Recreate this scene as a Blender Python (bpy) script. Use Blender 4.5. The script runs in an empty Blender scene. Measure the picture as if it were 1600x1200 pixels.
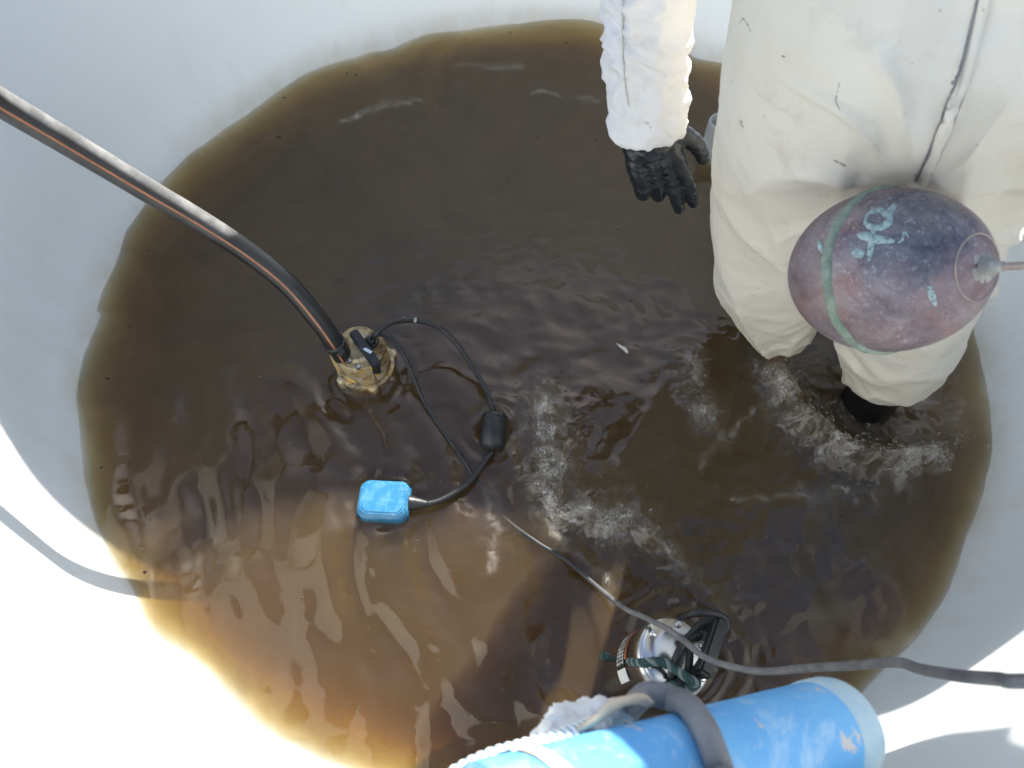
import bpy, bmesh, math, random
import numpy as np
from mathutils import Vector, Matrix, Euler, noise as mnoise
from mathutils.bvhtree import BVHTree
random.seed(7); np.random.seed(7)
R_ = math.radians
scene = bpy.context.scene
COL = scene.collection

# ------------------------------------------------------------------ camera
CAM = Vector((-.04, -.82, 1.24)); TILT = R_(28.0); FPX = 1190.0
cd = bpy.data.cameras.new("camera"); cam = bpy.data.objects.new("camera", cd); COL.objects.link(cam)
cam.location = CAM; cam.rotation_euler = (TILT, 0, 0)
cd.sensor_width = 36; cd.lens = 36 * FPX / 1600; cd.clip_start = .02; cd.clip_end = 500
cd.dof.use_dof = True; cd.dof.focus_distance = 1.3; cd.dof.aperture_fstop = 8.0
scene.camera = cam
# ------------------------------------------------------------------ light
SUN_EL, SUN_AZ = R_(38), R_(76)         # azimuth counted from +x towards +y
world = bpy.data.worlds.new("World"); scene.world = world; world.use_nodes = True
wn = world.node_tree.nodes; wl = world.node_tree.links
bg = wn["Background"]; sky = wn.new("ShaderNodeTexSky"); sky.sky_type = 'NISHITA'; sky.sun_disc = False
sky.sun_elevation = SUN_EL; sky.sun_rotation = R_(90) - SUN_AZ
sky.air_density = 1.0; sky.dust_density = 1.0; sky.ozone_density = 1.0
wl.new(sky.outputs[0], bg.inputs[0]); bg.inputs[1].default_value = .085
sl = bpy.data.lights.new("sun", 'SUN'); sun = bpy.data.objects.new("sun", sl); COL.objects.link(sun)
sl.energy = 3.6; sl.angle = R_(.53); sl.color = (1, .96, .90)
sdir = Vector((math.cos(SUN_EL) * math.cos(SUN_AZ), math.cos(SUN_EL) * math.sin(SUN_AZ), math.sin(SUN_EL)))
sun.rotation_euler = sdir.to_track_quat('Z', 'Y').to_euler(); sun.location = (1, 3, 4)
vs = scene.view_settings; vs.view_transform = 'Standard'; vs.look = 'None'; vs.gamma = 1; vs.use_curve_mapping = False
vs.exposure = 1.63
cy = scene.cycles
cy.use_denoising = True; cy.volume_bounces = 2; cy.max_bounces = 12; cy.diffuse_bounces = 6
cy.transparent_max_bounces = 16; cy.glossy_bounces = 4; cy.sample_clamp_indirect = 10

# ------------------------------------------------------------------ helpers
_d = Vector((0, math.sin(TILT), -math.cos(TILT))); _u = Vector((0, math.cos(TILT), math.sin(TILT))); _r = Vector((1, 0, 0))
def ray(x, y): return _d + _r * ((x - 800) / FPX) - _u * ((y - 600) / FPX)
def at(x, y, z):                            # picture position and height -> point in the place
    v = ray(x, y); return CAM + v * ((z - CAM.z) / v.z)
def dep(x, y, t): return CAM + ray(x, y) * t   # picture position and distance -> point

def tag(o, label=None, cat=None, group=None, kind=None):
    for k, v in (("label", label), ("category", cat), ("group", group), ("kind", kind)):
        if v: o[k] = v
    return o
def empty(name, loc, label, cat, group=None):
    o = bpy.data.objects.new(name, None); COL.objects.link(o); o.location = loc
    o.empty_display_size = .05
    return tag(o, label, cat, group)
def link(name, me, mat, parent=None, smooth=True, loc=None):
    o = bpy.data.objects.new(name, me); COL.objects.link(o)
    if mat: me.materials.append(mat)
    if smooth: me.polygons.foreach_set("use_smooth", [True] * len(me.polygons))
    if parent:
        o.parent = parent
        q = parent
        off = Vector((0, 0, 0))
        while q: off += q.location; q = q.parent
        if loc is None: o.location = -off          # vertices are given in place coordinates
        else: o.location = Vector(loc) - off
    elif loc is not None: o.location = loc
    return o
def mesh(name, V, F):
    me = bpy.data.meshes.new(name); me.from_pydata([tuple(v) for v in V], [], F); me.update(); return me
def mk(name, V, F, mat, parent=None, smooth=True): return link(name, mesh(name, V, F), mat, parent, smooth)
def from_bm(name, bm, mat, parent=None, smooth=False):
    me = bpy.data.meshes.new(name); bm.normal_update(); bm.to_mesh(me); bm.free(); return link(name, me, mat, parent, smooth)

def catmull(P, n=10):
    P = [Vector(p) for p in P]; out = []
    Q = [P[0] * 2 - P[1]] + P + [P[-1] * 2 - P[-2]]
    for i in range(1, len(Q) - 2):
        a, b, c, d = Q[i - 1], Q[i], Q[i + 1], Q[i + 2]
        for k in range(n):
            t = k / n
            out.append(.5 * ((2 * b) + (c - a) * t + (2 * a - 5 * b + 4 * c - d) * t * t + (3 * b - a - 3 * c + d) * t ** 3))
    out.append(P[-1]); return out
def lerp_list(L, m):
    xs = np.linspace(0, len(L) - 1, m); return np.interp(xs, range(len(L)), L)
def frames(path):
    T = []
    for i in range(len(path)):
        a = path[max(i - 1, 0)]; b = path[min(i + 1, len(path) - 1)]; T.append((b - a).normalized())
    up = Vector((0, 0, 1)) if abs(T[0].z) < .9 else Vector((1, 0, 0))
    N = (up - T[0] * up.dot(T[0])).normalized(); out = []
    for t in T:
        N = (N - t * N.dot(t)).normalized(); out.append((t, N, t.cross(N)))
    return out
def tube_vf(path, rad, n=14, cap=True, squash=None, rfun=None):
    path = [Vector(p) for p in path]; m = len(path)
    rr = [rad] * m if np.isscalar(rad) else lerp_list(rad, m)
    V = []; F = []
    for i, (p, (t, N, B)) in enumerate(zip(path, frames(path))):
        for k in range(n):
            a = 2 * math.pi * k / n
            r = rr[i] * (rfun(i, a) if rfun else 1)
            V.append(p + N * (math.cos(a) * r) + B * (math.sin(a) * r * (squash or 1)))
    for i in range(m - 1):
        for k in range(n):
            k2 = (k + 1) % n; F.append((i * n + k, i * n + k2, (i + 1) * n + k2, (i + 1) * n + k))
    if cap:
        F.append(tuple(range(n - 1, -1, -1))); F.append(tuple((m - 1) * n + k for k in range(n)))
    return V, F
def tube(name, path, rad, mat, parent=None, n=14, res=10, cap=True, **kw):
    V, F = tube_vf(catmull(path, res) if res else path, rad, n, cap, **kw); return mk(name, V, F, mat, parent)
def basis(axis):
    z = Vector(axis).normalized(); x = Vector((0, 0, 1)).cross(z)
    if x.length < .01: x = Vector((1, 0, 0))
    x.normalize(); y = z.cross(x); return x, y, z
def lathe_vf(prof, o, axis=(0, 0, 1), n=48, X=None):
    x, y, z = basis(axis)
    o = Vector(o); V = []; F = []; m = len(prof)
    for (r, h) in prof:
        for k in range(n):
            a = 2 * math.pi * k / n; V.append(o + x * (r * math.cos(a)) + y * (r * math.sin(a)) + z * h)
    for i in range(m - 1):
        for k in range(n):
            k2 = (k + 1) % n; F.append((i * n + k, i * n + k2, (i + 1) * n + k2, (i + 1) * n + k))
    return V, F
def lathe(name, prof, o, mat, parent=None, axis=(0, 0, 1), n=48, smooth=True, close=True):
    V, F = lathe_vf(prof, o, axis, n); m = len(prof)
    if close:
        if prof[0][0] > 1e-6: F.append(tuple(range(n - 1, -1, -1)))
        if prof[-1][0] > 1e-6: F.append(tuple((m - 1) * n + k for k in range(n)))
    o = mk(name, V, F, mat, parent, smooth)
    if smooth: auto_smooth(o)
    return o
def auto_smooth(o, ang=40):
    me = o.data; bm = bmesh.new(); bm.from_mesh(me)
    for e in bm.edges:
        if len(e.link_faces) == 2 and e.calc_face_angle(0) > R_(ang): e.smooth = False
    bm.to_mesh(me); bm.free()
def bar(name, a, b, w, h, mat, parent=None, up=(0, 0, 1), bev=.003):
    a = Vector(a); b = Vector(b); t = (b - a).normalized(); s = t.cross(Vector(up)).normalized(); u = s.cross(t)
    bm = bmesh.new(); bmesh.ops.create_cube(bm, size=1)
    M = Matrix((s * w, t * (b - a).length, u * h)).transposed().to_4x4(); M.translation = (a + b) / 2
    bmesh.ops.transform(bm, matrix=M, verts=bm.verts)
    bmesh.ops.bevel(bm, geom=bm.edges[:], offset=bev, segments=2, affect='EDGES')
    return from_bm(name, bm, mat, parent, False)
def chain_vf(P, rad, n=18, res=6):
    V, F = tube_vf(catmull(P, res), rad, n, True)
    return V, F
def ball_vf(c, r, sc=(1, 1, 1), n=18):
    c = Vector(c); V = []; F = []
    m = n // 2
    for i in range(m + 1):
        th = math.pi * i / m
        for k in range(n):
            a = 2 * math.pi * k / n
            V.append(c + Vector((r * sc[0] * math.sin(th) * math.cos(a), r * sc[1] * math.sin(th) * math.sin(a), r * sc[2] * math.cos(th))))
    for i in range(m):
        for k in range(n):
            k2 = (k + 1) % n; F.append((i * n + k, (i + 1) * n + k, (i + 1) * n + k2, i * n + k2))
    return V, F
def union(name, shells, voxel, smooth_it=4):
    """one continuous surface grown round several solids"""
    V = []; F = []
    for v, f in shells:
        o = len(V); V += list(v); F += [tuple(i + o for i in q) for q in f]
    me = mesh(name + "_raw", V, F); ob = bpy.data.objects.new("raw", me); COL.objects.link(ob)
    m = ob.modifiers.new("r", 'REMESH'); m.mode = 'VOXEL'; m.voxel_size = voxel
    if smooth_it:
        s = ob.modifiers.new("s", 'SMOOTH'); s.factor = .5; s.iterations = smooth_it
    dg = bpy.context.evaluated_depsgraph_get(); out = bpy.data.meshes.new_from_object(ob.evaluated_get(dg))
    bpy.data.objects.remove(ob); bpy.data.meshes.remove(me); out.name = name; return out
def displace(me, fn):
    n = len(me.vertices); co = np.empty(n * 3); no = np.empty(n * 3)
    me.vertices.foreach_get("co", co); me.vertices.foreach_get("normal", no)
    co = co.reshape(-1, 3); no = no.reshape(-1, 3)
    d = np.array([fn(Vector(c), Vector(k)) for c, k in zip(co, no)])
    co += no * d[:, None]; me.vertices.foreach_set("co", co.ravel()); me.update()
def bvh_of(o):
    me = o.data; mw = Matrix.Translation(sum_loc(o))
    return BVHTree.FromPolygons([mw @ v.co for v in me.vertices], [tuple(p.vertices) for p in me.polygons])
def sum_loc(o):
    v = Vector((0, 0, 0))
    while o: v += o.location; o = o.parent
    return v
def strip_on(name, bvh, pix, width, mat, parent, off=.0015, taper=False, res=6, thick=.0012, jit=0):
    """a thin raised strip laid along a line on a surface"""
    pts = catmull([Vector((x, y, 0)) for x, y in pix], res); S = []
    for p in pts:
        h = bvh.ray_cast(CAM, ray(p.x, p.y).normalized())
        if h[0] is not None: S.append((h[0], h[1]))
    V = []; F = []; m = len(S)
    if m < 2: return None
    for i, (p, n) in enumerate(S):
        t = (S[min(i + 1, m - 1)][0] - S[max(i - 1, 0)][0]).normalized(); s = t.cross(n).normalized()
        w = width / 2 * (math.sin(math.pi * (i + .4) / (m - .2)) ** .5 if taper else 1) * (1 + jit * random.uniform(-1, 1))
        for a, b in ((-1, -.002), (-.8, thick), (.8, thick), (1, -.002)): V.append(p + s * (a * w) + n * (off * (b > 0) + b))
    for i in range(m - 1):
        for k in range(3): F.append((i * 4 + k, i * 4 + k + 1, i * 4 + k + 5, i * 4 + k + 4))
    return mk(name, V, F, mat, parent)

# ------------------------------------------------------------------ materials
def newmat(name):
    m = bpy.data.materials.new(name); m.use_nodes = True; nt = m.node_tree
    return m, nt, nt.nodes["Principled BSDF"]
def N(nt, t, **kw):
    n = nt.nodes.new(t)
    for k, v in kw.items():
        if k in n.inputs: n.inputs[k].default_value = v
        else: setattr(n, k, v)
    return n
def texco(nt): return N(nt, "ShaderNodeTexCoord").outputs["Object"]
def noise_n(nt, scale, detail=4, rough=.5, vec=None, dist=0):
    n = N(nt, "ShaderNodeTexNoise"); n.inputs["Scale"].default_value = scale; n.inputs["Detail"].default_value = detail
    n.inputs["Roughness"].default_value = rough; n.inputs["Distortion"].default_value = dist
    nt.links.new(vec or texco(nt), n.inputs["Vector"]); return n.outputs["Fac"]
def ramp(nt, fac, stops):
    r = N(nt, "ShaderNodeValToRGB"); e = r.color_ramp.elements
    while len(e) < len(stops): e.new(.5)
    for el, (p, c) in zip(e, stops):
        el.position = p; el.color = (c, c, c, 1) if np.isscalar(c) else (*c, 1)
    nt.links.new(fac, r.inputs[0]); return r.outputs[0]
def mixc(nt, fac, a, b, mode='MIX'):
    m = N(nt, "ShaderNodeMix"); m.data_type = 'RGBA'; m.blend_type = mode
    for sock, v in ((m.inputs[0], fac), (m.inputs[6], a), (m.inputs[7], b)):
        if isinstance(v, bpy.types.NodeSocket): nt.links.new(v, sock)
        elif np.isscalar(v): sock.default_value = v
        else: sock.default_value = (*v, 1)
    return m.outputs[2]
def math_n(nt, op, a, b=None, c=None, clamp=False):
    m = N(nt, "ShaderNodeMath"); m.operation = op; m.use_clamp = clamp
    for s, v in zip(m.inputs, (a, b, c)):
        if v is None: continue
        if isinstance(v, bpy.types.NodeSocket): nt.links.new(v, s)
        else: s.default_value = v
    return m.outputs[0]
def bump(nt, bsdf, h, strength=.3, dist=.01):
    b = N(nt, "ShaderNodeBump"); b.inputs["Strength"].default_value = strength; b.inputs["Distance"].default_value = dist
    nt.links.new(h, b.inputs["Height"]); nt.links.new(b.outputs[0], bsdf.inputs["Normal"]); return b
def simple(name, col, rough=.5, metal=0, var=.25, scale=30, bmp=.15, spec=.5, col2=None):
    m, nt, b = newmat(name)
    f = noise_n(nt, scale, 6, .6); c2 = col2 or tuple(c * (1 - var) for c in col)
    nt.links.new(mixc(nt, ramp(nt, f, [(.35, 0), (.7, 1)]), col, c2), b.inputs["Base Color"])
    b.inputs["Roughness"].default_value = rough; b.inputs["Metallic"].default_value = metal
    b.inputs["Specular IOR Level"].default_value = spec
    if bmp: bump(nt, b, noise_n(nt, scale * 4, 4, .6), bmp, .002)
    return m
def sep_z(nt, co):
    s = N(nt, "ShaderNodeSeparateXYZ"); nt.links.new(co, s.inputs[0]); return s.outputs

# tank plastic: smooth white, a little stained
M_tank, nt, b = newmat("white_polyethylene")
co = texco(nt)
c = mixc(nt, ramp(nt, noise_n(nt, 2.2, 5, .55, co), [(.4, 0), (.75, 1)]), (.82, .845, .85), (.795, .815, .815))
z = sep_z(nt, co)[2]
band = math_n(nt, 'SUBTRACT', 1.0, math_n(nt, 'DIVIDE', math_n(nt, 'ABSOLUTE', math_n(nt, 'SUBTRACT', z, .006)), .045), clamp=True)
band = math_n(nt, 'MULTIPLY', band, ramp(nt, noise_n(nt, 7, 6, .68, co), [(.42, 0), (.66, .75)]))
c = mixc(nt, band, c, (.60, .53, .36))
mp = N(nt, "ShaderNodeMapping"); mp.inputs["Scale"].default_value = (1, 1, .10); nt.links.new(co, mp.inputs[0])
drip = ramp(nt, noise_n(nt, 20, 5, .6, mp.outputs[0]), [(.54, 0), (.74, .5)])
low_ = math_n(nt, 'SUBTRACT', 1.0, math_n(nt, 'DIVIDE', math_n(nt, 'ABSOLUTE', z), .30), clamp=True)
c = mixc(nt, math_n(nt, 'MULTIPLY', drip, low_), c, (.62, .60, .52))
mp2 = N(nt, "ShaderNodeMapping"); mp2.inputs["Scale"].default_value = (1, 1, 9); mp2.inputs["Rotation"].default_value = (.3, .5, .2); nt.links.new(co, mp2.inputs[0])
scr = ramp(nt, noise_n(nt, 9, 6, .7, mp2.outputs[0], .4), [(.66, 0), (.70, .25)])
c = mixc(nt, scr, c, (.66, .68, .69))
speck = ramp(nt, noise_n(nt, 85, 2, .4, co), [(.80, 0), (.81, 1)])
c = mixc(nt, math_n(nt, 'MULTIPLY', speck, .5), c, (.42, .41, .38))
nt.links.new(c, b.inputs["Base Color"]); b.inputs["Roughness"].default_value = .42; b.inputs["Specular IOR Level"].default_value = .35
bump(nt, b, noise_n(nt, 14, 3, .5, co), .06, .01)
tl = N(nt, "ShaderNodeBsdfTranslucent"); tl.inputs["Color"].default_value = (.80, .84, .86, 1); mxs = N(nt, "ShaderNodeMixShader"); mxs.inputs[0].default_value = .36
nt.links.new(b.outputs[0], mxs.inputs[1]); nt.links.new(tl.outputs[0], mxs.inputs[2]); nt.links.new(mxs.outputs[0], nt.nodes["Material Output"].inputs["Surface"])

M_ground = simple("sandy_ground", (.33, .28, .22), .95, 0, .35, 3, .4)

# murky water: a clear, reflecting surface round a body that absorbs and scatters
M_water = bpy.data.materials.new("murky_water"); M_water.use_nodes = True; nt = M_water.node_tree
for n in list(nt.nodes): nt.nodes.remove(n)
out = N(nt, "ShaderNodeOutputMaterial"); co = texco(nt)
tr = N(nt, "ShaderNodeBsdfTransparent"); gl = N(nt, "ShaderNodeBsdfGlossy"); gl.inputs["Roughness"].default_value = .004
gi = N(nt, "ShaderNodeNewGeometry"); dn = N(nt, "ShaderNodeVectorMath"); dn.operation = "DOT_PRODUCT"
bp = N(nt, "ShaderNodeBump"); bp.inputs["Strength"].default_value = .16; bp.inputs["Distance"].default_value = .004
nt.links.new(noise_n(nt, 42, 3, .5, co, .6), bp.inputs["Height"])
nt.links.new(bp.outputs[0], gl.inputs["Normal"]); nt.links.new(bp.outputs[0], dn.inputs[0]); nt.links.new(gi.outputs["Incoming"], dn.inputs[1])
# Fresnel reflection of a thin-filmed water surface, the same from both sides
cs = math_n(nt, 'ABSOLUTE', dn.outputs["Value"]); fres = math_n(nt, 'MULTIPLY_ADD', math_n(nt, 'POWER', math_n(nt, 'SUBTRACT', 1.0, cs, clamp=True), 5.0), .953, .047)
film = N(nt, "ShaderNodeBsdfDiffuse")
nt.links.new(mixc(nt, ramp(nt, noise_n(nt, 5, 3, .5, co), [(.35, 0), (.65, 1)]), (.10, .060, .034), (.034, .028, .022)), film.inputs["Color"])
m1 = N(nt, "ShaderNodeMixShader")
ff = ramp(nt, noise_n(nt, 3.1, 5, .6, co, 1.2), [(.38, .0), (.72, .30)])
nt.links.new(ff, m1.inputs[0]); nt.links.new(tr.outputs[0], m1.inputs[1]); nt.links.new(film.outputs[0], m1.inputs[2])
at_ = N(nt, "ShaderNodeAttribute"); at_.attribute_name = "foam"
fo = math_n(nt, 'ADD', at_.outputs["Fac"], math_n(nt, 'MULTIPLY', math_n(nt, 'SUBTRACT', noise_n(nt, 120, 9, .78, co, 1.6), .52), 3.6))
fo = math_n(nt, 'MULTIPLY', ramp(nt, fo, [(.48, 0), (1.35, .55)]), math_n(nt, 'MULTIPLY', at_.outputs["Fac"], 2.5, clamp=True))
frth_glint = N(nt, "ShaderNodeBsdfDiffuse"); frth_glint.inputs["Color"].default_value = (.78, .74, .66, 1)  # froth, its colour brightened to paint in glints on the splash crest
veil = math_n(nt, 'MULTIPLY', math_n(nt, 'MULTIPLY', at_.outputs["Fac"], .34), ramp(nt, noise_n(nt, 34, 6, .62, co, 2.5), [(.36, 0), (.66, 1)]))
fo = math_n(nt, 'MAXIMUM', math_n(nt, 'MULTIPLY', fo, .85), veil)
m3 = N(nt, "ShaderNodeMixShader"); nt.links.new(fo, m3.inputs[0]); nt.links.new(m1.outputs[0], m3.inputs[1]); nt.links.new(frth_glint.outputs[0], m3.inputs[2])
m2 = N(nt, "ShaderNodeMixShader"); nt.links.new(fres, m2.inputs[0]); nt.links.new(m3.outputs[0], m2.inputs[1]); nt.links.new(gl.outputs[0], m2.inputs[2])
nt.links.new(m2.outputs[0], out.inputs["Surface"])
va = N(nt, "ShaderNodeVolumeAbsorption"); va.inputs["Color"].default_value = (.72, .58, .16, 1); va.inputs["Density"].default_value = 36
vsn = N(nt, "ShaderNodeVolumeScatter"); vsn.inputs["Color"].default_value = (.81, .675, .51, 1); vsn.inputs["Density"].default_value = 8
vsn.inputs["Anisotropy"].default_value = .2
ad = N(nt, "ShaderNodeAddShader"); nt.links.new(va.outputs[0], ad.inputs[0]); nt.links.new(vsn.outputs[0], ad.inputs[1]); nt.links.new(ad.outputs[0], out.inputs["Volume"])

M_drop, nt, b = newmat("clear_droplet")
b.inputs["Base Color"].default_value = (.9, .88, .82, 1); b.inputs["Transmission Weight"].default_value = 1; b.inputs["IOR"].default_value = 1.33; b.inputs["Roughness"].default_value = .02
# make it procedural: faint cloudiness
nt.links.new(ramp(nt, noise_n(nt, 60), [(.3, .02), (.8, .12)]), b.inputs["Roughness"])

def cloth_mat(name, base, warm, spots=()):
    m, nt, b = newmat(name); co = texco(nt)
    c = mixc(nt, ramp(nt, noise_n(nt, 4.5, 6, .6, co, .6), [(.38, 0), (.72, 1)]), base, warm)
    grime = ramp(nt, noise_n(nt, 13, 8, .72, co, 1.0), [(.56, 0), (.78, .55)])
    c = mixc(nt, grime, c, (.50, .44, .34))
    fle = ramp(nt, noise_n(nt, 75, 3, .5, co, .8), [(.72, 0), (.76, .75)])
    c = mixc(nt, fle, c, (.30, .26, .22))
    for (p, r) in spots:
        d = N(nt, "ShaderNodeVectorMath"); d.operation = 'DISTANCE'; nt.links.new(co, d.inputs[0]); d.inputs[1].default_value = p
        k = math_n(nt, 'SUBTRACT', 1.0, math_n(nt, 'DIVIDE', d.outputs["Value"], r), clamp=True)
        k = math_n(nt, 'MULTIPLY', math_n(nt, 'POWER', k, .6), ramp(nt, noise_n(nt, 95, 3, .6, co, 1.5), [(.50, 0), (.58, .85)]))
        c = mixc(nt, k, c, (.17, .15, .15))
    zz = sep_z(nt, co)[2]        # soaked, muddied hems
    wetk = math_n(nt, 'SUBTRACT', 1.0, math_n(nt, 'DIVIDE', math_n(nt, 'ADD', zz, math_n(nt, 'MULTIPLY', noise_n(nt, 18, 5, .6, co), .10)), .13), clamp=True)
    c = mixc(nt, math_n(nt, 'MULTIPLY', wetk, .9), c, (.34, .28, .19))
    nt.links.new(c, b.inputs["Base Color"]); b.inputs["Roughness"].default_value = .75; b.inputs["Specular IOR Level"].default_value = .25
    b.inputs["Sheen Weight"].default_value = .15
    vo = N(nt, "ShaderNodeTexVoronoi"); vo.inputs["Scale"].default_value = 26; vo.feature = 'F1'
    ds = noise_n(nt, 9, 3, .5, co)
    vv = N(nt, "ShaderNodeVectorMath"); vv.operation = 'ADD'; nt.links.new(co, vv.inputs[0])
    cx = N(nt, "ShaderNodeCombineXYZ"); k = math_n(nt, 'MULTIPLY', ds, .09)
    for i in range(3): nt.links.new(k, cx.inputs[i])
    nt.links.new(cx.outputs[0], vv.inputs[1]); nt.links.new(vv.outputs[0], vo.inputs["Vector"])
    h = math_n(nt, 'ADD', vo.outputs["Distance"], math_n(nt, 'MULTIPLY', noise_n(nt, 160, 3, .6, co), .15))
    bump(nt, b, h, .22, .006)
    return m

M_black = simple("black_rubber", (.018, .019, .021), .42, 0, .4, 25, .15)
M_glove = simple("black_nitrile", (.020, .024, .03), .24, 0, .35, 18, .35)
M_boot = simple("black_boot_rubber", (.012, .012, .013), .35, 0, .3, 18, .15)
M_skin = simple("skin", (.42, .26, .19), .5, 0, .12, 20, .1)
M_hair = simple("dark_hair", (.02, .016, .013), .6, 0, .4, 60, .4)
M_grey_cable = simple("worn_grey_rubber", (.16, .16, .165), .6, 0, .45, 45, .25, col2=(.28, .27, .26))
M_greyhose = simple("grey_rubber_hose", (.13, .132, .14), .5, 0, .4, 30, .2, col2=(.22, .22, .225))
M_orange = simple("orange_stripe", (.48, .20, .10), .6, 0, .4, 40, .1)
M_steel = simple("stainless_steel", (.62, .62, .62), .22, 1, .15, 40, .03)
M_steel_d = simple("dull_steel", (.42, .41, .40), .4, 1, .35, 40, .1)
M_grey_pvc = simple("grey_plastic_pipe", (.42, .43, .43), .5, 0, .2, 20, .1)
M_white = simple("white_print", (.75, .75, .73), .5, 0, .1, 40, 0)
M_label = simple("black_label", (.02, .02, .022), .35, 0, .2, 40, 0)
M_orange_l = simple("orange_label", (.55, .16, .05), .45, 0, .25, 60, 0)
M_yellow = simple("yellow_sticker", (.75, .43, .03), .6, 0, .35, 70, .2)
M_rust = simple("rust_grime", (.22, .12, .06), .85, 0, .5, 60, .4)
M_brass = simple("yellowed_plastic", (.56, .40, .18), .5, 0, .45, 30, .2)
M_foam = simple("frayed_white_cloth", (.80, .79, .75), .9, 0, .2, 40, .5)
M_cream = simple("cream_strap", (.62, .50, .36), .85, 0, .3, 50, .4)
M_scrap = simple("pale_plastic_scrap", (.62, .60, .55), .5, 0, .2, 60, .1)
M_fleck = simple("dark_fleck", (.06, .045, .03), .9, 0, .4, 60, .1)
M_copper_rod = simple("copper_rod", (.46, .38, .34), .5, .4, .35, 45, .2)
M_crust = simple("white_corrosion_crust", (.46, .44, .40), .9, 0, .35, 90, .6, col2=(.26, .25, .22))
M_seam = simple("verdigris_seam", (.17, .22, .17), .85, 0, .45, 80, .6, col2=(.33, .39, .31))
M_mark = simple("pale_green_paint_mark", (.42, .56, .54), .8, 0, .35, 95, .3, col2=(.32, .40, .41))

def broken(m, scale, lo, hi):
    """paint that has worn through in places"""
    nt = m.node_tree; b = nt.nodes["Principled BSDF"]; t = N(nt, "ShaderNodeBsdfTransparent"); x = N(nt, "ShaderNodeMixShader")
    nt.links.new(ramp(nt, noise_n(nt, scale, 6, .7), [(lo, 0), (hi, 1)]), x.inputs[0]); nt.links.new(b.outputs[0], x.inputs[1]); nt.links.new(t.outputs[0], x.inputs[2])
    nt.links.new(x.outputs[0], nt.nodes["Material Output"].inputs["Surface"])
broken(M_mark, 260, .48, .72)
# yellowed, muddy pump body
M_pumpbody, nt, b = newmat("muddy_pump_metal"); co = texco(nt)
c = mixc(nt, ramp(nt, noise_n(nt, 28, 6, .65, co), [(.38, 0), (.62, 1)]), (.44, .40, .30), (.42, .28, .09))
c = mixc(nt, ramp(nt, noise_n(nt, 45, 6, .7, co, 1), [(.48, 0), (.62, 1)]), c, (.10, .06, .03))
nt.links.new(c, b.inputs["Base Color"]); b.inputs["Metallic"].default_value = .35; b.inputs["Roughness"].default_value = .4
bump(nt, b, noise_n(nt, 90, 4, .6, co), .4, .003)

# weathered blue pipe
M_blue, nt, b = newmat("scuffed_blue_plastic"); co = texco(nt)
c = mixc(nt, ramp(nt, noise_n(nt, 6, 5, .6, co), [(.4, 0), (.65, 1)]), (.07, .31, .66), (.16, .45, .74))
c = mixc(nt, ramp(nt, noise_n(nt, 17, 8, .72, co, 1.5), [(.50, 0), (.68, .75)]), c, (.45, .62, .74))
c = mixc(nt, ramp(nt, noise_n(nt, 31, 5, .6, co), [(.64, 0), (.68, .8)]), c, (.66, .54, .44))
c = mixc(nt, ramp(nt, noise_n(nt, 70, 8, .75, co, 1.2), [(.58, 0), (.70, .6)]), c, (.66, .70, .70))
c = mixc(nt, ramp(nt, noise_n(nt, 13, 7, .7, co), [(.60, 0), (.75, .5)]), c, (.10, .22, .36))
nt.links.new(c, b.inputs["Base Color"]); b.inputs["Roughness"].default_value = .5
bump(nt, b, noise_n(nt, 60, 4, .6, co), .2, .003)
M_pale, nt, b = newmat("pale_pipe_end"); co = texco(nt)
nt.links.new(mixc(nt, ramp(nt, noise_n(nt, 25, 6, .6, co), [(.4, 0), (.65, 1)]), (.52, .62, .62), (.34, .52, .62)), b.inputs["Base Color"]); b.inputs["Roughness"].default_value = .4

M_switch, nt, b = newmat("blue_float_plastic"); co = texco(nt)
c = mixc(nt, ramp(nt, noise_n(nt, 70, 7, .72, co, .2), [(.46, 0), (.70, 1)]), (.026, .17, .33), (.10, .28, .42))
nt.links.new(c, b.inputs["Base Color"]); b.inputs["Roughness"].default_value = .35; bump(nt, b, noise_n(nt, 140, 3, .5, co), .25, .002)

# black hose, dusty grey where dry, its sunlit upper flank painted paler
M_hose, nt, b = newmat("black_polyethylene_hose"); co = texco(nt)
dust_lit = ramp(nt, noise_n(nt, 22, 7, .7, co), [(.45, 0), (.72, .6)])
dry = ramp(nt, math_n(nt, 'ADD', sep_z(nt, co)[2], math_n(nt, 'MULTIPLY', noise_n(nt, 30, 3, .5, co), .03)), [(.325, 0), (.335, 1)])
gn = N(nt, "ShaderNodeNewGeometry"); dt_ = N(nt, "ShaderNodeVectorMath"); dt_.operation = 'DOT_PRODUCT'; nt.links.new(gn.outputs["Normal"], dt_.inputs[0]); dt_.inputs[1].default_value = (.50, .45, .74); sunlit_flank = ramp(nt, dt_.outputs["Value"], [(.40, 0), (.62, 1)])   # sunlight on the upper flank, painted in through the pale dusty tone
dust_lit = math_n(nt, 'MULTIPLY', math_n(nt, 'ADD', dust_lit, .45, clamp=True), math_n(nt, 'MULTIPLY', dry, math_n(nt, 'ADD', math_n(nt, 'MULTIPLY', sunlit_flank, .85), .15)))
c = mixc(nt, dust_lit, (.015, .016, .018), (.36, .35, .33))
nt.links.new(c, b.inputs["Base Color"]); b.inputs["Roughness"].default_value = .36; bump(nt, b, noise_n(nt, 70, 4, .6, co), .12, .002)

# =================================================================== setting
WL = .882                                   # inner radius of the tank
RIM = 1.01
ground = tag(mk("ground", [(-60, -60, -.215), (60, -60, -.215), (60, 60, -.215), (-60, 60, -.215)], [(0, 1, 2, 3)], M_ground, None, False), kind="structure")

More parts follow.
